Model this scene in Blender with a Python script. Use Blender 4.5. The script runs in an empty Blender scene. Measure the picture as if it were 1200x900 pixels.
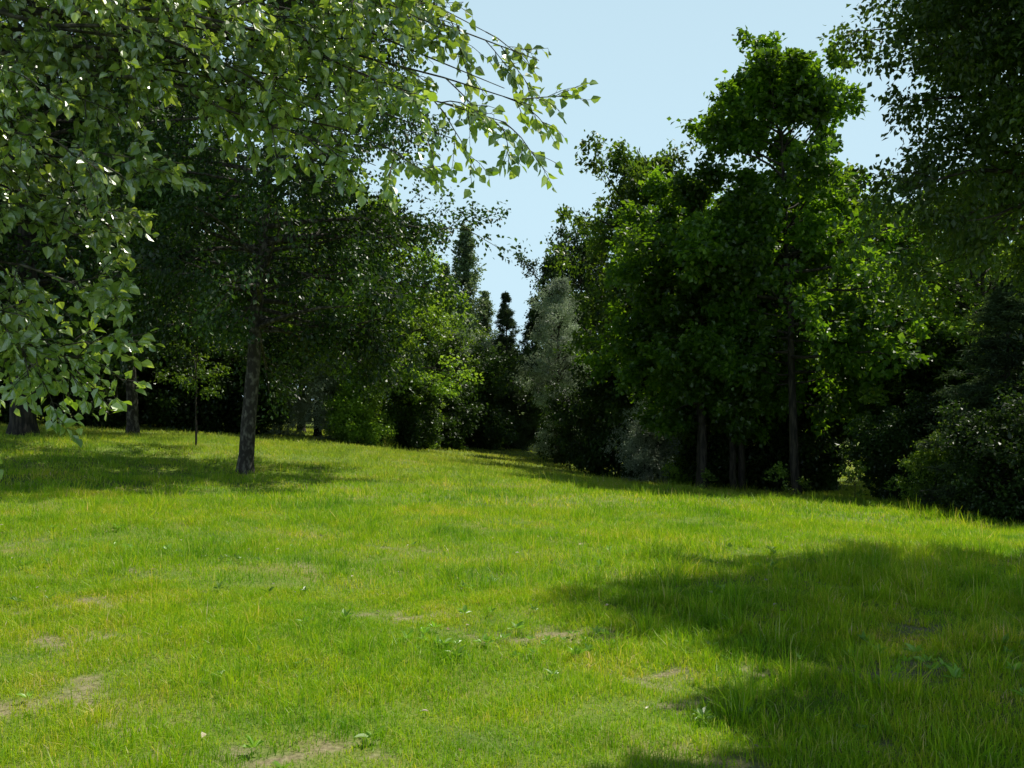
import bpy, math, numpy as np
from mathutils import Vector
rng = np.random.default_rng(11)
scene = bpy.context.scene
try:
    scene.view_settings.view_transform='Standard'; scene.view_settings.look='None'
    scene.view_settings.exposure=0; scene.view_settings.gamma=1
except Exception as e: print(e)

# ------------------------------------------------------------------ terrain
CP = np.array([(-3,3,0),(3,3,0),(0,3,0),(0,-20,0),(-30,-20,0.3),(30,-20,-.3),(0,10,-.05),(-5,10,0.05),(5,9,-.1),
 (-5.8,20,.03),(-12.5,24,.72),(-8.2,24,.42),(-11.6,28,.56),(-6,45,-.27),(-20,45,.48),(-1.7,45,-.9),
 (1.5,40,-1.15),(4.1,32,-1.2),(5.8,24,-.84),(7.4,20,-.62),(7.5,14,-.42),(0,20,-.15),(0,30,-.55),(-4.1,30,0.0),
 (-60,60,1.2),(60,60,-2),(0,70,-.9),(0,110,-.5),(-60,110,1),(60,110,-1.5),(-40,20,1.5),(40,20,-1.8),(16,30,-1.3)],float)
def tps_k(r2): return 0.5*r2*np.log(r2+1e-9)
n=len(CP)
K=tps_k(((CP[:,None,:2]-CP[None,:,:2])**2).sum(-1))+np.eye(n)*2.0
Pm=np.c_[np.ones(n),CP[:,:2]]
A=np.block([[K,Pm],[Pm.T,np.zeros((3,3))]])
sol=np.linalg.solve(A,np.r_[CP[:,2],0,0,0])
def ground_s(x,y):
    x=np.asarray(x,float); y=np.asarray(y,float)
    cx=np.clip(x,-60,60).ravel(); cy=np.clip(y,-20,110).ravel()
    out=np.empty(cx.size)
    for a in range(0,cx.size,50000):
        b=slice(a,a+50000)
        r2=(cx[b,None]-CP[None,:,0])**2+(cy[b,None]-CP[None,:,1])**2
        out[b]=tps_k(r2)@sol[:n]+sol[n]+sol[n+1]*cx[b]+sol[n+2]*cy[b]
    return out.reshape(x.shape)
# coarse lookup of the smooth terrain for fast sampling
GX=np.arange(-61,61.5,.5); GY=np.arange(-21,111.5,.5)
GZ=ground_s(*np.meshgrid(GX,GY))
def ground(x,y):
    x=np.asarray(x,float); y=np.asarray(y,float)
    fx=(np.clip(x,-60,60)+61)/.5; fy=(np.clip(y,-20,110)+21)/.5
    ix=fx.astype(int); iy=fy.astype(int); u=fx-ix; v=fy-iy
    z=(GZ[iy,ix]*(1-u)+GZ[iy,ix+1]*u)*(1-v)+(GZ[iy+1,ix]*(1-u)+GZ[iy+1,ix+1]*u)*v
    return z+0.022*np.sin(x*1.3+0.7*y)+0.02*np.sin(1.9*y-0.8*x+1)+0.012*np.sin(3.7*x+1.1*y)*np.sin(2.9*y)
SPOTS=[(-1.65,4.1,.4,.12),(-1.0,4.2,.35,.14),(-2.9,6.1,.3,.3),(.3,6.4,.5,.14),(2.35,5.5,.35,.35),(-.8,6.9,.4,.12),(-2.4,4.9,.35,.15),(.9,4.2,.25,.1),(2.9,6.6,.4,.3),(-3.3,7.2,.4,.2)]
Rs=np.random.default_rng(404)
for _ in range(34):
    yy=Rs.uniform(3.8,12); SPOTS.append((Rs.uniform(-.55,.55)*yy,yy,Rs.uniform(.08,.26),Rs.uniform(.06,.15)))
def bare(x,y):
    x=np.asarray(x,float); y=np.asarray(y,float)
    b=np.zeros_like(x)
    wx=x+.10*np.sin(y*11+x*5)+.05*np.sin(x*23+y*9); wy=y+.10*np.sin(x*9+1.3*y)+.05*np.sin(y*21-x*13)
    for sx,sy,rx,ry in SPOTS:
        b=np.maximum(b,np.exp(-(((wx-sx)/rx)**2+((wy-sy)/ry)**2)))
    nz=0.5+0.25*np.sin(x*17+3*np.sin(y*13))+0.25*np.sin(y*19+2*np.sin(x*15+1))
    return np.clip(b*(0.12+1.15*nz),0,.85)

# ------------------------------------------------------------------ materials
def newmat(name):
    m=bpy.data.materials.new(name); m.use_nodes=True
    nt=m.node_tree; nt.nodes.clear()
    return m,nt
def N(nt,t,**kw):
    nd=nt.nodes.new(t)
    for k,v in kw.items(): setattr(nd,k,v)
    return nd
def ramp(nt,stops):
    r=N(nt,'ShaderNodeValToRGB'); e=r.color_ramp.elements
    while len(e)<len(stops): e.new(0.5)
    for i,(p,c) in enumerate(stops): e[i].position=p; e[i].color=(*c,1)
    return r
def two_sided(nt,colsock,tmul,tf,rough,gf):
    L=nt.links
    d=N(nt,'ShaderNodeBsdfDiffuse'); L.new(colsock,d.inputs[0])
    gl=N(nt,'ShaderNodeBsdfGlossy'); gl.inputs['Roughness'].default_value=rough; gl.inputs['Color'].default_value=(1,1,.97,1)
    tm=N(nt,'ShaderNodeVectorMath',operation='MULTIPLY'); L.new(colsock,tm.inputs[0]); tm.inputs[1].default_value=tmul
    t=N(nt,'ShaderNodeBsdfTranslucent'); L.new(tm.outputs[0],t.inputs[0])
    mx=N(nt,'ShaderNodeMixShader'); mx.inputs[0].default_value=tf
    L.new(d.outputs[0],mx.inputs[1]); L.new(t.outputs[0],mx.inputs[2])
    m2=N(nt,'ShaderNodeMixShader'); m2.inputs[0].default_value=gf; L.new(mx.outputs[0],m2.inputs[1]); L.new(gl.outputs[0],m2.inputs[2])
    o=N(nt,'ShaderNodeOutputMaterial'); L.new(m2.outputs[0],o.inputs[0])
def leaf_mat(name,cols,tmul=(1.6,1.7,.8),tf=0.45,rough=.4,gf=.035):
    m,nt=newmat(name); L=nt.links
    g=N(nt,'ShaderNodeNewGeometry')
    r=ramp(nt,[(i/(max(1,len(cols)-1)),c) for i,c in enumerate(cols)])
    L.new(g.outputs['Random Per Island'],r.inputs[0])
    ns=N(nt,'ShaderNodeTexNoise'); ns.inputs['Scale'].default_value=.6; ns.inputs['Detail'].default_value=0
    L.new(g.outputs['Position'],ns.inputs['Vector'])
    mr=N(nt,'ShaderNodeMapRange'); mr.inputs[1].default_value=.3; mr.inputs[2].default_value=.7; mr.inputs[3].default_value=.65; mr.inputs[4].default_value=1.35
    L.new(ns.outputs[0],mr.inputs[0])
    sc=N(nt,'ShaderNodeVectorMath',operation='SCALE'); L.new(r.outputs[0],sc.inputs[0]); L.new(mr.outputs[0],sc.inputs['Scale'])
    two_sided(nt,sc.outputs[0],tmul,tf,rough,gf)
    return m
def bark_mat(name,c1,c2,scale=(6,6,1.2),lo=.45,hi=.6):
    m,nt=newmat(name); L=nt.links
    tc=N(nt,'ShaderNodeTexCoord'); mp=N(nt,'ShaderNodeMapping'); mp.inputs['Scale'].default_value=scale
    L.new(tc.outputs['Object'],mp.inputs[0])
    ns=N(nt,'ShaderNodeTexNoise'); ns.inputs['Scale'].default_value=2.5; ns.inputs['Detail'].default_value=6
    L.new(mp.outputs[0],ns.inputs['Vector'])
    r=ramp(nt,[(lo,c1),(hi,c2)]); L.new(ns.outputs[0],r.inputs[0])
    p=N(nt,'ShaderNodeBsdfPrincipled'); p.inputs['Roughness'].default_value=.9
    L.new(r.outputs[0],p.inputs['Base Color'])
    b=N(nt,'ShaderNodeBump'); b.inputs['Strength'].default_value=.7; b.inputs['Distance'].default_value=.03
    L.new(ns.outputs[0],b.inputs['Height']); L.new(b.outputs[0],p.inputs['Normal'])
    o=N(nt,'ShaderNodeOutputMaterial'); L.new(p.outputs[0],o.inputs[0])
    return m
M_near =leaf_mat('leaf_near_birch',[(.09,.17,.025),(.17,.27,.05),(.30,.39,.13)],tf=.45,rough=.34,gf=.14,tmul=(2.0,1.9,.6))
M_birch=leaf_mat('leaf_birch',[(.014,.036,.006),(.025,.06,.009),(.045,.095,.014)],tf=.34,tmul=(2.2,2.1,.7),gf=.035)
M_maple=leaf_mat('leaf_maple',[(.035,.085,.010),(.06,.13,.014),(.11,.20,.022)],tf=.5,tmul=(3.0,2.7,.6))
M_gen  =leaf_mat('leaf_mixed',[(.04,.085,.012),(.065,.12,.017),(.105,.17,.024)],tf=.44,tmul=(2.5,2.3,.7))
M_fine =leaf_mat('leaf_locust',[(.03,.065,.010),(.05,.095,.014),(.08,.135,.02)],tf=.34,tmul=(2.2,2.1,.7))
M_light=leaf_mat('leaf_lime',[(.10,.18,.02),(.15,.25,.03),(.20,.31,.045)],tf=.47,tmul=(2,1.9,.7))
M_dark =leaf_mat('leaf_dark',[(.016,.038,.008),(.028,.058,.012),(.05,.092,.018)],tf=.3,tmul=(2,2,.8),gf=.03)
M_silver=leaf_mat('leaf_silver_willow',[(.24,.28,.20),(.32,.38,.28),(.42,.47,.37)],tf=.35,tmul=(1,1.1,.8))
M_poplar=leaf_mat('leaf_poplar',[(.09,.14,.07),(.13,.19,.09),(.18,.24,.12)],tf=.42,tmul=(1.5,1.5,.9))
M_spruce=leaf_mat('needle_spruce',[(.045,.075,.035),(.065,.10,.048),(.09,.13,.06)],tf=.2,rough=.6,gf=.015)
B_birch=bark_mat('bark_birch',(.03,.024,.018),(.18,.16,.13),(5,5,3),.48,.7)
B_dark =bark_mat('bark_dark',(.016,.013,.01),(.06,.048,.036))

def grass_mat(name):
    m,nt=newmat(name); L=nt.links
    g=N(nt,'ShaderNodeNewGeometry')
    r=ramp(nt,[(0,(.20,.39,.010)),(.45,(.31,.50,.012)),(.83,(.45,.58,.018)),(.93,(.60,.57,.10)),(1,(.66,.58,.28))])
    L.new(g.outputs['Random Per Island'],r.inputs[0])
    n1=N(nt,'ShaderNodeTexNoise'); n1.inputs['Scale'].default_value=.5; n1.inputs['Detail'].default_value=6; n1.inputs['Roughness'].default_value=.78
    L.new(g.outputs['Position'],n1.inputs['Vector'])
    r2=ramp(nt,[(.34,(.36,.60,.6)),(.46,(.82,.93,1)),(.54,(1.05,1.02,1)),(.66,(1.55,1.1,3.2))]); L.new(n1.outputs[0],r2.inputs[0])
    mu=N(nt,'ShaderNodeVectorMath',operation='MULTIPLY'); L.new(r.outputs[0],mu.inputs[0]); L.new(r2.outputs[0],mu.inputs[1])
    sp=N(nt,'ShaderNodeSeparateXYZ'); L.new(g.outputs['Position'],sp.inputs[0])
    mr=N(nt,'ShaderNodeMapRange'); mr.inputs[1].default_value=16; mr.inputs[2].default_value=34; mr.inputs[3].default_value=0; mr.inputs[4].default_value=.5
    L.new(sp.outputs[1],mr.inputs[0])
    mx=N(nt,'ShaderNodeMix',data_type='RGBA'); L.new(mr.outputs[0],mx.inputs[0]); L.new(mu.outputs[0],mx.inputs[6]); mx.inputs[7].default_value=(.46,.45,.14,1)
    two_sided(nt,mx.outputs[2],(1.35,1.3,.6),.47,.45,.018)
    return m
M_grass=grass_mat('grass_blades')
M_weed=leaf_mat('weed_leaf',[(.16,.30,.03),(.24,.40,.05)],tf=.35,rough=.4,gf=.05)
M_dry=leaf_mat('dry_leaf',[(.3,.22,.12),(.5,.45,.33),(.2,.11,.05)],tf=.15,tmul=(1,1,1))

m,nt=newmat('meadow_soil'); L=nt.links; M_ground=m
g=N(nt,'ShaderNodeNewGeometry')
n1=N(nt,'ShaderNodeTexNoise'); n1.inputs['Scale'].default_value=1.3; n1.inputs['Detail'].default_value=8; L.new(g.outputs['Position'],n1.inputs['Vector'])
n2=N(nt,'ShaderNodeTexNoise'); n2.inputs['Scale'].default_value=35; n2.inputs['Detail'].default_value=6; L.new(g.outputs['Position'],n2.inputs['Vector'])
r1=ramp(nt,[(.3,(.09,.15,.015)),(.5,(.15,.22,.02)),(.7,(.22,.22,.05))]); L.new(n1.outputs[0],r1.inputs[0])
r2=ramp(nt,[(.3,(.13,.10,.06)),(.5,(.28,.22,.13)),(.7,(.42,.36,.23))]); L.new(n2.outputs[0],r2.inputs[0])
at=N(nt,'ShaderNodeAttribute',attribute_name='bare')
mx=N(nt,'ShaderNodeMix',data_type='RGBA'); L.new(at.outputs['Fac'],mx.inputs[0]); L.new(r1.outputs[0],mx.inputs[6]); L.new(r2.outputs[0],mx.inputs[7])
p=N(nt,'ShaderNodeBsdfPrincipled'); p.inputs['Roughness'].default_value=.95; L.new(mx.outputs[2],p.inputs['Base Color'])
b=N(nt,'ShaderNodeBump'); b.inputs['Strength'].default_value=.8; b.inputs['Distance'].default_value=.03; L.new(n2.outputs[0],b.inputs['Height']); L.new(b.outputs[0],p.inputs['Normal'])
o=N(nt,'ShaderNodeOutputMaterial'); L.new(p.outputs[0],o.inputs[0])

# ------------------------------------------------------------------ mesh helpers
class Buf:
    def __init__(s): s.v=[];s.f=[];s.m=[];s.s=[];s.n=0
    def add(s,v,f,mat,smooth=False):
        s.v.append(v.reshape(-1,3).astype(np.float32)); s.f.append((f+s.n).astype(np.int32)); s.n+=len(s.v[-1])
        s.m.append(np.full(len(f),mat,np.int32)); s.s.append(np.full(len(f),smooth,bool))
    def mesh(s,name,mats):
        V=np.concatenate(s.v); F=np.concatenate(s.f)
        me=bpy.data.meshes.new(name)
        me.vertices.add(len(V)); me.vertices.foreach_set('co',V.ravel())
        me.loops.add(F.size); me.loops.foreach_set('vertex_index',F.ravel())
        me.polygons.add(len(F)); me.polygons.foreach_set('loop_start',np.arange(0,F.size,4,dtype=np.int32))
        me.polygons.foreach_set('material_index',np.concatenate(s.m)); me.polygons.foreach_set('use_smooth',np.concatenate(s.s))
        for m in mats: me.materials.append(m)
        me.update(calc_edges=True)
        return me
def nrm(a): return a/np.maximum(np.linalg.norm(a,axis=-1,keepdims=True),1e-9)
def grow(st,d,ln,ns,jit,grav,R):
    pts=[st]; d=nrm(d)
    for k in range(ns):
        d=nrm(d+R.normal(0,jit,d.shape)+np.array([0,0,grav]))
        pts.append(pts[-1]+d*(ln/ns)[:,None])
    return np.stack(pts,1)
def at_s(paths,idx,s):
    ns=paths.shape[1]-1; k=np.clip((s*ns).astype(int),0,ns-1); f=(s*ns-k)[:,None]
    a=paths[idx,k]; b=paths[idx,k+1]
    return a+(b-a)*f, nrm(b-a)
def spawn(paths,lens,n,smin,smax,a0,a1,ratio,R,flat=.6,taper=.55):
    idx=np.repeat(np.arange(len(paths)),n); s=R.uniform(smin,smax,len(idx))
    p,t=at_s(paths,idx,s)
    q=R.normal(0,1,t.shape); q[:,2]*=flat; q=nrm(q-(q*t).sum(-1,keepdims=True)*t)
    a=R.uniform(a0,a1,len(idx))[:,None]
    return p,nrm(t*np.cos(a)+q*np.sin(a)),lens[idx]*ratio*(1-taper*s)*R.uniform(.7,1.3,len(idx)),idx,s
def tubes(buf,paths,r0,r1,sides,mat):
    Np,k,_=paths.shape
    ax=nrm(paths[:,-1]-paths[:,0]); h=np.where(np.abs(ax[:,2:3])>.8,np.array([[1.,0,0]]),np.array([[0,0,1.]]))
    u=nrm(np.cross(ax,h)); v=np.cross(ax,u)
    th=np.arange(sides)/sides*2*np.pi
    ring=u[:,None,:]*np.cos(th)[None,:,None]+v[:,None,:]*np.sin(th)[None,:,None]
    tt=np.linspace(0,1,k)[None,:]; r=r0[:,None]*(1-tt)+r1[:,None]*tt
    V=paths[:,:,None,:]+ring[:,None,:,:]*r[:,:,None,None]
    base=(np.arange(Np)*k*sides)[:,None,None]+(np.arange(k-1)*sides)[None,:,None]
    j=np.arange(sides)[None,None,:]; j2=(j+1)%sides
    F=np.stack([base+j,base+j2,base+j2+sides,base+j+sides],-1).reshape(-1,4)
    buf.add(V,F,mat,True)
def leaves(buf,pos,axis,nn,size,wr,mat,kind='quad',fold=.12):
    ax=nrm(axis); sd=nrm(np.cross(ax,nn)); n2=np.cross(sd,ax); L=size[:,None]
    c=len(pos)
    if kind=='quad':
        V=np.stack([pos,pos+ax*L*.45+sd*L*wr*.5+n2*L*fold,pos+ax*L,pos+ax*L*.45-sd*L*wr*.5+n2*L*fold],1)
        F=np.arange(c)[:,None]*4+np.array([[0,1,2,3]])
    else:
        cur=-.12*L*n2
        V=np.stack([pos,pos+ax*L*.3+sd*L*wr*.5+n2*L*fold,pos+ax*L*.65+sd*L*wr*.36+n2*L*fold*.7,pos+ax*L+cur,
                    pos+ax*L*.65-sd*L*wr*.36+n2*L*fold*.7,pos+ax*L*.3-sd*L*wr*.5+n2*L*fold],1)
        F=(np.arange(c)[:,None,None]*6+np.array([[[0,1,2,3],[0,3,4,5]]])).reshape(-1,4)
    buf.add(V,F,mat)
PROF={'round':lambda t:np.sin(np.pi*np.clip(t*.88+.14,0,1))**.65,
      'egg':lambda t:np.sin(np.pi*np.clip((t*.9+.1),0,1)**.72)**.8,
      'low':lambda t:np.clip(.78+1.5*t,0,1)*(1-t**1.8)**.6+.04,
      'cone':lambda t:(1-t)**.85*.97+.02,
      'spire':lambda t:np.interp(t,[0,.2,.6,.9,1],[.7,1,.72,.25,.03]),
      'maple':lambda t:np.interp(t,[0,.14,.5,.75,.88,1],[.72,1,.82,.58,.34,.10])}
def make_tree(name,seed,H,cb,Rr,prof='round',nl=60,nsub=8,ntw=5,nlf=18,leaf=.1,wr=.7,el0=.15,el1=1.0,grav=-.03,
              tr=.18,lean=(0,0),leafm=M_gen,bark=B_dark,sig=.12,hang=.3,upb=.8,skip=.1,sub=.42,tw=.5,kind='quad',flat=.6,trunks=1,lv=(.62,1.12),smin=.18,tpow=1.0,lmin=.12):
    R=np.random.default_rng(seed); buf=Buf()
    for q in range(trunks):
        ns=12; tz=np.linspace(0,1,ns+1)
        wob=np.cumsum(R.normal(0,.03*H/12,(ns+1,2)),0); wob[0]=0
        ox,oy=(0,0) if q==0 else R.uniform(-.35,.35,2)
        lx,ly=lean[0]+(0 if q==0 else R.uniform(-1,1)),lean[1]
        tp=np.stack([ox+wob[:,0]+lx*tz**1.2,oy+wob[:,1]+ly*tz**1.2,tz*H*(1 if q==0 else .8)],1)[None]
        tubes(buf,tp,np.array([tr]),np.array([tr*.1]),10,0)
        tubes(buf,np.array([[[ox,oy,-.3],[ox,oy,0],[ox+wob[1,0]*.3,oy+wob[1,1]*.3,H/ns*.35]]]),np.array([tr*1.7]),np.array([tr*.9]),10,0)
        t=np.sort(R.uniform(0,1,nl)**tpow); t=t[R.uniform(0,1,nl)>skip]; c=len(t)
        z=cb+(H-cb)*t; s=np.clip(z/H,0,.995)
        p,_=at_s(tp,np.zeros(c,int),s)
        az=np.arange(c)*2.39996+R.normal(0,.35,c); el=el0+(el1-el0)*t+R.normal(0,.12,c)
        d=np.stack([np.cos(az)*np.cos(el),np.sin(az)*np.cos(el),np.sin(el)],1)
        ln=Rr*PROF[prof](t)*R.uniform(lv[0],lv[1],c)/np.clip(np.cos(el),.55,1)
        P1=grow(p,d,ln,6,.11,grav,R)
        tubes(buf,P1,np.clip(ln*.016,.010,tr*.45),np.full(c,.004),6,0)
        p2,d2,l2,i2,s2=spawn(P1,ln,nsub,smin,1.0,.4,1.1,sub,R,flat)
        P2=grow(p2,d2,l2,4,.13,grav,R); tubes(buf,P2,np.clip(l2*.012,.004,.03),np.full(len(l2),.003),3,0)
        p3,d3,l3,i3,s3=spawn(P2,l2,ntw,.15,1.0,.3,1.1,tw,R,flat)
        P3=grow(p3,d3,np.maximum(l3,lmin),2,.15,grav*1.5,R)
        ii=np.repeat(np.arange(len(P3)),nlf); ss=R.uniform(.05,1,len(ii))
        lp,lt=at_s(P3,ii,ss); lp=lp+R.normal(0,sig,lp.shape)*np.array([1,1,.8])
        axd=lt*.6+R.normal(0,.6,lp.shape)+np.array([0,0,-hang])
        nn=R.normal(0,.55,lp.shape)+np.array([0,0,upb])
        leaves(buf,lp,axd,nn,leaf*R.uniform(.65,1.25,len(lp)),wr,1,kind)
    return buf.mesh(name,[bark,leafm])
def place(me,name,x,y,rz=0,s=1.0,sz=None,parent=None):
    o=bpy.data.objects.new(name,me); scene.collection.objects.link(o)
    o.location=(x,y,float(ground(x,y))-.04); o.rotation_euler=(0,0,rz); o.scale=(s,s,sz if sz else s)
    if parent: o.parent=parent
    return o

# ------------------------------------------------------------------ trees
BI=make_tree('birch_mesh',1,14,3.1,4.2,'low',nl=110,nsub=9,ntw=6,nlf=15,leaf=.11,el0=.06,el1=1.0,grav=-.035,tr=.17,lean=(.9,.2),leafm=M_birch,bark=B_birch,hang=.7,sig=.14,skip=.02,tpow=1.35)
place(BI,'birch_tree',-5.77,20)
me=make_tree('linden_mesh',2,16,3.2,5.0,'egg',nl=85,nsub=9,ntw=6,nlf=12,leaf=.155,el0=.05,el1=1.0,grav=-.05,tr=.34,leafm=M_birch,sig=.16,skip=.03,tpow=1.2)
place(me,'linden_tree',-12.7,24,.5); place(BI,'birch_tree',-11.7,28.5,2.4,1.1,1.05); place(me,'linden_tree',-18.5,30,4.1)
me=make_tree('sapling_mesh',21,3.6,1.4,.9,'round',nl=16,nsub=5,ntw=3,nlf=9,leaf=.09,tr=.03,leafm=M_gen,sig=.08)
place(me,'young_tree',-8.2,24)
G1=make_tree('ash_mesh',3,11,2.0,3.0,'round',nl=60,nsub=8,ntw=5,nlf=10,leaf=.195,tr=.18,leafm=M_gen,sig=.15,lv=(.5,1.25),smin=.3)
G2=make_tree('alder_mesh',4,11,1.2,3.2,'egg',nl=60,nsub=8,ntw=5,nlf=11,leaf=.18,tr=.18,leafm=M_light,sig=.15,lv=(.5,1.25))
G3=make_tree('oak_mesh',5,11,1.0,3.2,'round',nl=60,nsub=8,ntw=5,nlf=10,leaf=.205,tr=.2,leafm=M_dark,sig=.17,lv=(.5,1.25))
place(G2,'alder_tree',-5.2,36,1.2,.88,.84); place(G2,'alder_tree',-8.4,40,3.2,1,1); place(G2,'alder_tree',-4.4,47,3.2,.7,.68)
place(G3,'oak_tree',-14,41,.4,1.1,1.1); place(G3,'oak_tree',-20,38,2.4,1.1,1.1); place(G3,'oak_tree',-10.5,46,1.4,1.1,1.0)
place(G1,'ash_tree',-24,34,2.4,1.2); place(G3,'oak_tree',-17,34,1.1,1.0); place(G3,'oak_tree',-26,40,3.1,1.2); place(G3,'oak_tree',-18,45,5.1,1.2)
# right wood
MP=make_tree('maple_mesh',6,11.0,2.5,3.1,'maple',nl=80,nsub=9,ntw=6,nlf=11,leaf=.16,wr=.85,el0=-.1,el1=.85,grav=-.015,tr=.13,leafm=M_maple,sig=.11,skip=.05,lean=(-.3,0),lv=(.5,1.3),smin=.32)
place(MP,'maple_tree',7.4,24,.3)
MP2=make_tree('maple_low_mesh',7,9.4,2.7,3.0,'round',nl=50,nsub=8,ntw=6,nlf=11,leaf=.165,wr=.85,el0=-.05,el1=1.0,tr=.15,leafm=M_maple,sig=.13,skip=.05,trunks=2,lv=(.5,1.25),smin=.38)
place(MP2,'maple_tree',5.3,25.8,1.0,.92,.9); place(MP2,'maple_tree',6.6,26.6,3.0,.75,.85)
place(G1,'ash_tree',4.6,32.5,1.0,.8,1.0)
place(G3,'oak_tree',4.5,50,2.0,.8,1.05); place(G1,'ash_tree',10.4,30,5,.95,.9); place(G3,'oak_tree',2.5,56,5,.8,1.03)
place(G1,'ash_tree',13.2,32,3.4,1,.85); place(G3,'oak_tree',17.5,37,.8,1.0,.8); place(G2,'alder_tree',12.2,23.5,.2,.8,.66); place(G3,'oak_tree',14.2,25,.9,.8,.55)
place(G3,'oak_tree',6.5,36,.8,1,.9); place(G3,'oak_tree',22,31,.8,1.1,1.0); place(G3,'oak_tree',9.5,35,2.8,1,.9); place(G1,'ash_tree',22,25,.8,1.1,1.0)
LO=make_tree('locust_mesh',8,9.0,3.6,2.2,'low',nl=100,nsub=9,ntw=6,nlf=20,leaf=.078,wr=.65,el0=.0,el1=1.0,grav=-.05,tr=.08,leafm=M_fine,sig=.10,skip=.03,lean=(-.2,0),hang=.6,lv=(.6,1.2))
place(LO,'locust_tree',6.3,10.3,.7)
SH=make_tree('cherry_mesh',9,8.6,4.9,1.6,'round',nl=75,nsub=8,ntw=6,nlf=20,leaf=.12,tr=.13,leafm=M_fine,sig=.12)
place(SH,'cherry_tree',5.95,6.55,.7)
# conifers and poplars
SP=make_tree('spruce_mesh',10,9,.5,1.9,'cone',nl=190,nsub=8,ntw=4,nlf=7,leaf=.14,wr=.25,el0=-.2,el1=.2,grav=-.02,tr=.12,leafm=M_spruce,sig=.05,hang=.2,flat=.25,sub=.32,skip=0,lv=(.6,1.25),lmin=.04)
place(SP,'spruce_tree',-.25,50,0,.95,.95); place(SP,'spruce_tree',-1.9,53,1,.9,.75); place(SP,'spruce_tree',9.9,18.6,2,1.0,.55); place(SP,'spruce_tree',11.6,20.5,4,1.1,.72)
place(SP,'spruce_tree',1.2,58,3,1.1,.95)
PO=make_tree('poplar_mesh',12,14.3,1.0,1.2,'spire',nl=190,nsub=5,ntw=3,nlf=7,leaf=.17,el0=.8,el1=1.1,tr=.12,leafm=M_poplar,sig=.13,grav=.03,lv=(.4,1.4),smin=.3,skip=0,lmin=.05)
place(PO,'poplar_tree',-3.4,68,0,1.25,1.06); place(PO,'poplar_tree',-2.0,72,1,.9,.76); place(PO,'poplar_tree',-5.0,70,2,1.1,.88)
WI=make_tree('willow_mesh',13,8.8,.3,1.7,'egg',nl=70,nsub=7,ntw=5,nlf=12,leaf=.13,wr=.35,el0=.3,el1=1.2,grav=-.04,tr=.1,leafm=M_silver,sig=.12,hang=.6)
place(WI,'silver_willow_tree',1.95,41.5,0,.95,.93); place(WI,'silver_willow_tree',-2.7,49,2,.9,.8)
# shrubs
S1=make_tree('shrub_mesh',14,2.2,.1,1.1,'round',nl=34,nsub=6,ntw=4,nlf=11,leaf=.1,el0=.2,el1=1.2,tr=.03,leafm=M_light,sig=.1,trunks=2)
S2=make_tree('shrub_grey_mesh',15,2.6,.1,1.3,'round',nl=34,nsub=6,ntw=4,nlf=12,leaf=.1,wr=.4,el0=.2,el1=1.2,tr=.03,leafm=M_silver,sig=.1,trunks=2)
S3=make_tree('shrub_dark_mesh',16,2.8,.1,1.5,'round',nl=36,nsub=6,ntw=4,nlf=13,leaf=.12,el0=.2,el1=1.2,tr=.03,leafm=M_dark,sig=.12,trunks=2)
for i,(x,y,k,s) in enumerate([(4.4,29.6,1,.8),(5.9,30.6,0,.7),(3.9,34,2,1.2),(6.9,31,2,1.2),(9.6,22,2,.7),(9.3,19.6,0,.6),(8.9,28.5,2,1.2),(8.9,17.0,2,.6),(9.9,16,2,.8),
    (10.6,24,2,1.3),(11,17,2,1),(-9.2,38,1,1),(-7.2,36.5,1,1),(-5.4,34.6,0,1.0),(-12,35,2,1.3),(-15.5,34,2,1.3),(-10.3,36,2,1.2),(-18,33,2,1.3),(-3.5,44,2,1.4),(-1.8,48,2,1.4),(.5,52,2,1.3),(3.0,44,2,1.2),
    (3,39,2,1.0),(-4.1,40,0,1),(8.1,30,2,1.3),(13,20.5,2,1.2),(-21,31,2,1.4),(-3.9,37,2,.9),(-6.4,40,2,1.3),(5.4,33,2,1.3),(-13.8,37,2,1.3),(-16.8,38,2,1.4),(-19.6,35,2,1.4),(-22.5,36,2,1.4)]):
    place([S1,S2,S3][k],'shrub',x,y,i*1.7,s)
W1=make_tree('seedling_mesh',18,1.0,.15,.35,'egg',nl=12,nsub=3,ntw=2,nlf=6,leaf=.09,tr=.012,leafm=M_light,sig=.04,el0=.6,el1=1.2)
for x,y,s in [(6.4,22.3,.8),(8.0,21.6,.9),(8.5,20.5,.6),(7.2,22.8,.5),(5.3,25,.6),(4.6,27,.7)]: place(W1,'seedling_plant',x,y,x*3,s)
# distant mass
E=bpy.data.objects.new('distant_tree_line',None); scene.collection.objects.link(E)
R=np.random.default_rng(77)
for y0,st in ((66,5.4),(82,8.0)):
    for x in np.arange(-66,76,st):
        xx=x+R.uniform(-1,1); yy=y0+R.uniform(-4,4)
        gap=math.exp(-((xx+1.5)/6)**2); hs=(1.1-.5*gap)*R.uniform(.85,1.15)
        place([G1,G3][int(R.integers(0,2))],'distant_tree',xx,yy,R.uniform(0,6),1.3,hs,E)

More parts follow.
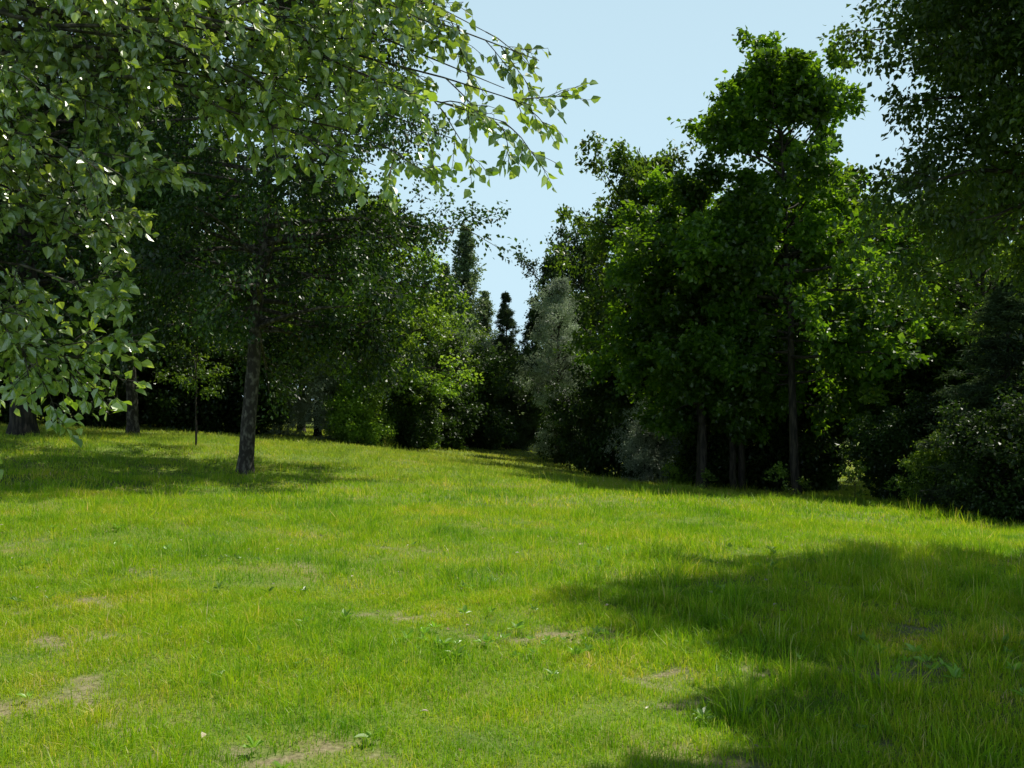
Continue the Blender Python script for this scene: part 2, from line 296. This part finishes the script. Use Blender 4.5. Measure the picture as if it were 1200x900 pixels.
# ------------------------------------------------------------------ near overhanging tree
R=np.random.default_rng(31); buf=Buf(); T0=np.array([-4.7,5.3,0.])
tz=np.linspace(0,1,10); tp=np.stack([T0[0]+.25*np.sin(tz*3),T0[1]+.1*np.sin(tz*5),tz*8.5],1)[None]
tubes(buf,tp,np.array([.2]),np.array([.03]),12,0)
TG=[(.14,4.35,3.2,4.3),(.12,4.3,3.0,4),(-.03,4.3,2.9,4),(-.22,4.25,2.78,3.8),(-.45,4.2,2.72,3.7),(-.62,4.2,2.68,3.7),(-.15,4.5,3.4,4.6),(-1.07,4.3,3.0,3.7),(-1.4,4.4,3.1,4.0),(-.6,4.5,3.2,4.2),(.0,4.35,3.15,4.2),
    (-.3,4.1,3.25,4.4),(-1.2,4.0,3.25,4.2),(-1.75,4.3,2.65,3.2),(-1.8,4.2,2.1,2.7),(-2.0,4.2,2.3,2.8),(-2.1,4.15,1.85,2.4),(-1.87,4.3,2.95,3.6),(-2.26,4.3,2.7,3.2),(-2.4,4.05,1.25,1.8),
    (-2.4,4.4,3.0,3.6),(-2.3,4.0,2.4,2.9),(-2.0,4.5,2.5,3.0),(-2.5,4.5,2.1,2.5),(-2.6,4.2,1.8,2.2),(-2.1,4.1,3.1,3.8),(-.9,4.3,3.35,4.3),(-.5,4.2,3.05,4.1),(-2.35,4.25,2.05,2.5),
    (-.9,4.15,2.95,4.0),(-.75,4.4,3.5,4.5),(-.35,4.4,3.55,4.6),(-1.7,4.1,3.4,4.1),(-2.45,4.2,2.5,3.0),(-1.95,4.1,2.75,3.3),(-2.1,4.0,2.0,2.5),(-2.1,4.0,1.72,2.2),(-2.0,4.15,1.75,2.3),
    (-3,3,3,3.6),(-3.5,6.8,3,4),(-6,6.5,3.4,4),(-6.5,4.2,3,4),(-4.5,3,3.3,4.2),(-5.5,7,5.5,5.5),(-6.3,5.3,6,5.5),(-4.7,4,7.2,6.8),(-4.7,5.3,9,8)]
tt=np.linspace(0,1,11)[:,None]; P=[]
for x,y,z,zs in TG:
    e=np.array([x,y,z])+R.normal(0,.03,3); s0=np.array([T0[0]+.1,T0[1],zs-.4]); mid=(s0*.45+e*.55); mid[2]=max(s0[2],e[2])+.35
    q=(1-tt)**2*s0+2*tt*(1-tt)*mid+tt**2*e; q[1:-1]+=R.normal(0,.025,(9,3)); P.append(q)
P=np.array(P)
tubes(buf,P,np.full(len(P),.024),np.full(len(P),.002),6,0)
p2,d2,l2,_,_=spawn(P,np.full(len(P),1.0),15,.42,1.0,.3,1.0,.40,R,.7,.25)
P2=grow(p2,d2,l2,5,.12,-.1,R); tubes(buf,P2,np.full(len(P2),.0035),np.full(len(P2),.0013),4,0)
p3,d3,l3,_,_=spawn(P2,l2,3,.2,.9,.4,1.0,.5,R,.7,.3)
P3=grow(p3,d3,l3,4,.1,-.12,R); tubes(buf,P3,np.full(len(P3),.0022),np.full(len(P3),.0012),3,0)
for PP,k in ((P2,9),(P3,6)):
    ii=np.repeat(np.arange(len(PP)),k); ss=np.tile(np.linspace(.12,1,k),len(PP))
    lp,lt=at_s(PP,ii,ss*.999); ax=lt*.5+R.normal(0,.55,lp.shape)+np.array([0,0,-.4]); nn=R.normal(0,.5,lp.shape)+np.array([0,-.25,.6])
    ax=nrm(ax); base=lp+ax*.015
    tubes(buf,np.stack([lp,base],1),np.full(len(lp),.0012),np.full(len(lp),.0008),3,0)
    leaves(buf,base,ax,nn,R.uniform(.036,.064,len(lp)),.8,1,'leaf6')
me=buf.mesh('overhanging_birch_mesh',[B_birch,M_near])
o=bpy.data.objects.new('overhanging_birch_tree',me); scene.collection.objects.link(o)

# ------------------------------------------------------------------ ground sheet
def axis(lo,hi,st,far,gr=1.25):
    a=list(np.arange(lo,hi+1e-6,st)); s=st
    while a[-1]<far: s*=gr; a.append(a[-1]+s)
    s=st
    while a[0]>-far: s*=gr; a.insert(0,a[0]-s)
    return np.array(a)
xs=axis(-5,5,.06,600,1.1); ys=axis(3,10,.06,600,1.08)
X,Y=np.meshgrid(xs,ys); Z=ground(X,Y)
V=np.stack([X,Y,Z],-1).reshape(-1,3); nx=len(xs); ny=len(ys)
i=(np.arange(ny-1)[:,None]*nx+np.arange(nx-1)[None,:]).ravel()
bg=Buf(); bg.add(V,np.stack([i,i+1,i+1+nx,i+nx],1),0,True)
me=bg.mesh('meadow_ground',[M_ground])
a=me.attributes.new('bare','FLOAT','POINT'); a.data.foreach_set('value',bare(V[:,0],V[:,1]).astype(np.float32))
o=bpy.data.objects.new('meadow_ground',me); scene.collection.objects.link(o)

# ------------------------------------------------------------------ grass (one mesh of blades)
def lump(x,y): return .5+.25*np.sin(x*1.7+2*np.sin(y*.9))+.25*np.sin(y*2.3+1.5*np.sin(x*1.3+2))
def lump2(x,y): return .5+.25*np.sin(x*6.1+2*np.sin(y*4.3))+.25*np.sin(y*7.7+1.8*np.sin(x*5.2+2))
R=np.random.default_rng(5); gb=Buf()
def blades(n,y0,y1,w,h0,h1,lean,two=True,tuft=0,tr_=.12,keep=None,hm=1.):
    if tuft:
        nt_=n//tuft; cy=np.sqrt(R.uniform(y0**2,y1**2,nt_)); cx=R.uniform(-1,1,nt_)*(.68*cy+1.2)
        if keep is not None: k=keep(cx,cy); cx=cx[k]; cy=cy[k]
        ts=R.uniform(.6,1.4,len(cx)); q=np.repeat(np.arange(len(cx)),tuft)
        a=R.uniform(0,6.283,len(q)); rr=tr_*np.abs(R.normal(0,.6,len(q)))*ts[q]
        x=cx[q]+rr*np.cos(a); y=cy[q]+rr*np.sin(a); hs=ts[q]; az=a+R.normal(0,.6,len(q))
    else:
        y=np.sqrt(R.uniform(y0**2,y1**2,n)); x=R.uniform(-1,1,n)*(.68*y+1.2); hs=np.ones(n); az=R.uniform(0,6.283,n)
    bb=bare(x,y); k=R.uniform(0,1,len(x))>bb*1.05
    x,y,hs,az,bb=x[k],y[k],hs[k],az[k],bb[k]; n=len(x)
    h=R.uniform(h0,h1,n)*hs*(.40+.5*lump(x,y)+.75*lump2(x,y))*(1-.6*bb)
    fa=R.uniform(0,6.283,n); le=np.abs(R.normal(0,lean,n))*h
    b=np.stack([x,y,ground(x,y)-.012],1); dd=np.stack([np.cos(az),np.sin(az),np.zeros(n)],1)
    sd=np.stack([np.cos(fa),np.sin(fa),np.zeros(n)],1)*(w*R.uniform(.7,1.3,n))[:,None]*.5
    up=np.array([0,0,1.]); tz_=(h*np.clip(1-.3*le/h,.45,1))[:,None]
    t_=b+dd*le[:,None]*1.1+up*tz_
    if two:
        m_=b+dd*(le*.3)[:,None]+up*(h*.55)[:,None]
        V=np.stack([b-sd,b+sd,m_-sd*.8,m_+sd*.8,t_-sd*.12,t_+sd*.12],1)
        F=(np.arange(n)[:,None,None]*6+np.array([[[0,1,3,2],[2,3,5,4]]])).reshape(-1,4)
    else:
        V=np.stack([b-sd,b+sd,t_+sd*.2,t_-sd*.2],1); F=np.arange(n)[:,None]*4+np.array([[0,1,2,3]])
    gb.add(V,F,0)
blades(330000,2.4,8,.0045,.035,.085,.6)
blades(260000,8,15,.008,.04,.09,.6,two=False)
blades(230000,15,30,.016,.05,.10,.6,two=False)
blades(170000,30,64,.035,.06,.12,.6,two=False)
blades(70000,2.6,14,.005,.08,.16,.6,tuft=40,tr_=.12,keep=lambda x,y:lump(x,y)>.5)
blades(34000,4.6,11,.0055,.10,.22,.7,tuft=45,tr_=.13,keep=lambda x,y:x>1.0)
blades(36000,12,30,.012,.10,.20,.6,two=False,tuft=30,tr_=.25)
go=bpy.data.objects.new('grass',gb.mesh('grass_mesh',[M_grass])); scene.collection.objects.link(go)
# broad-leaf weeds
wb=Buf(); nW=420
y=np.sqrt(R.uniform(3.3**2,11**2,nW)); x=R.uniform(-1,1,nW)*(.6*y)
k=np.sin(x*2.3+1.7*np.sin(y*1.9+1))*np.sin(y*2.9+x)>.55; x=x[k]; y=y[k]
x=np.r_[x,R.normal(-.3,.3,16),R.normal(.4,.3,14),R.normal(2.4,.5,16)]; y=np.r_[y,R.normal(6.0,.25,16),R.normal(6.2,.2,14),R.normal(5.6,.5,16)]
nW=len(x); q=np.repeat(np.arange(nW),7); az=np.tile(np.arange(7)*2.4,nW)+R.normal(0,.6,len(q)); el=R.uniform(.15,1.1,len(q))
ax=np.stack([np.cos(az)*np.cos(el),np.sin(az)*np.cos(el),np.sin(el)],1)
pos=np.stack([x,y,ground(x,y)+.03],1)[q]+ax*.01
leaves(wb,pos,ax,np.tile([0,0,1.],(len(q),1))+R.normal(0,.25,(len(q),3)),(R.uniform(.04,.08,nW)[q])*R.uniform(.5,1.15,len(q)),.5,0,'leaf6',.08)
o=bpy.data.objects.new('meadow_weeds',wb.mesh('meadow_weeds_mesh',[M_weed])); scene.collection.objects.link(o)
db=Buf(); nD=200; y=np.sqrt(R.uniform(3.2**2,12**2,nD)); x=R.uniform(-1,1,nD)*(.6*y)
pos=np.stack([x,y,ground(x,y)+R.uniform(.01,.06,nD)],1); a=R.uniform(0,6.283,nD)
leaves(db,pos,np.stack([np.cos(a),np.sin(a),R.normal(0,.2,nD)],1),np.tile([0,0,1.],(nD,1))+R.normal(0,.3,(nD,3)),R.uniform(.02,.05,nD),.7,0,'leaf6')
o=bpy.data.objects.new('fallen_leaves',db.mesh('fallen_leaves_mesh',[M_dry])); scene.collection.objects.link(o)

# ------------------------------------------------------------------ light, sky, camera
EL=math.radians(60); AZ=math.radians(50)
sd=Vector((math.cos(EL)*math.sin(AZ),math.cos(EL)*math.cos(AZ),math.sin(EL)))
l=bpy.data.lights.new('sun','SUN'); l.energy=5; l.angle=math.radians(.5); l.color=(1,.96,.86)
lo=bpy.data.objects.new('sun',l); scene.collection.objects.link(lo); lo.rotation_euler=sd.to_track_quat('Z','Y').to_euler()
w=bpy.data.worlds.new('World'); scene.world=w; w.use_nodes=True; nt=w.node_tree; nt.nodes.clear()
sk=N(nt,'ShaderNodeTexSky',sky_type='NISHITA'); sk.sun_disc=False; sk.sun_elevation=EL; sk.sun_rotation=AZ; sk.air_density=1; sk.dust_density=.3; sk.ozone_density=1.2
# pale sky colour added low down, cut off overhead to keep shadow fill dark
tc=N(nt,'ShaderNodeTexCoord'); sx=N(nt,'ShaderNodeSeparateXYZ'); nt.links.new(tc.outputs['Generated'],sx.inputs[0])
low_band=ramp(nt,[(0,(.97,.97,.97)),(.2,(.93,.93,.93)),(.41,(.84,.84,.84)),(.47,(0,0,0))]); nt.links.new(sx.outputs[2],low_band.inputs[0])
mx=N(nt,'ShaderNodeMix',data_type='RGBA'); nt.links.new(low_band.outputs[0],mx.inputs[0]); nt.links.new(sk.outputs[0],mx.inputs[6]); mx.inputs[7].default_value=(12.8,17.6,20.2,1)
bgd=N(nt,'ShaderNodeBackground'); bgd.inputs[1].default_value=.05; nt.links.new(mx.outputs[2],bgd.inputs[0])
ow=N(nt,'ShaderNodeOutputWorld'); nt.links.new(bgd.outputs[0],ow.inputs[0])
cam=bpy.data.cameras.new('camera'); cam.lens=32.46; cam.sensor_width=36; cam.clip_end=2000; cam.clip_start=.05
co=bpy.data.objects.new('camera',cam); scene.collection.objects.link(co)
co.location=(0,0,1.6); co.rotation_euler=(math.radians(91.06),0,0); scene.camera=co
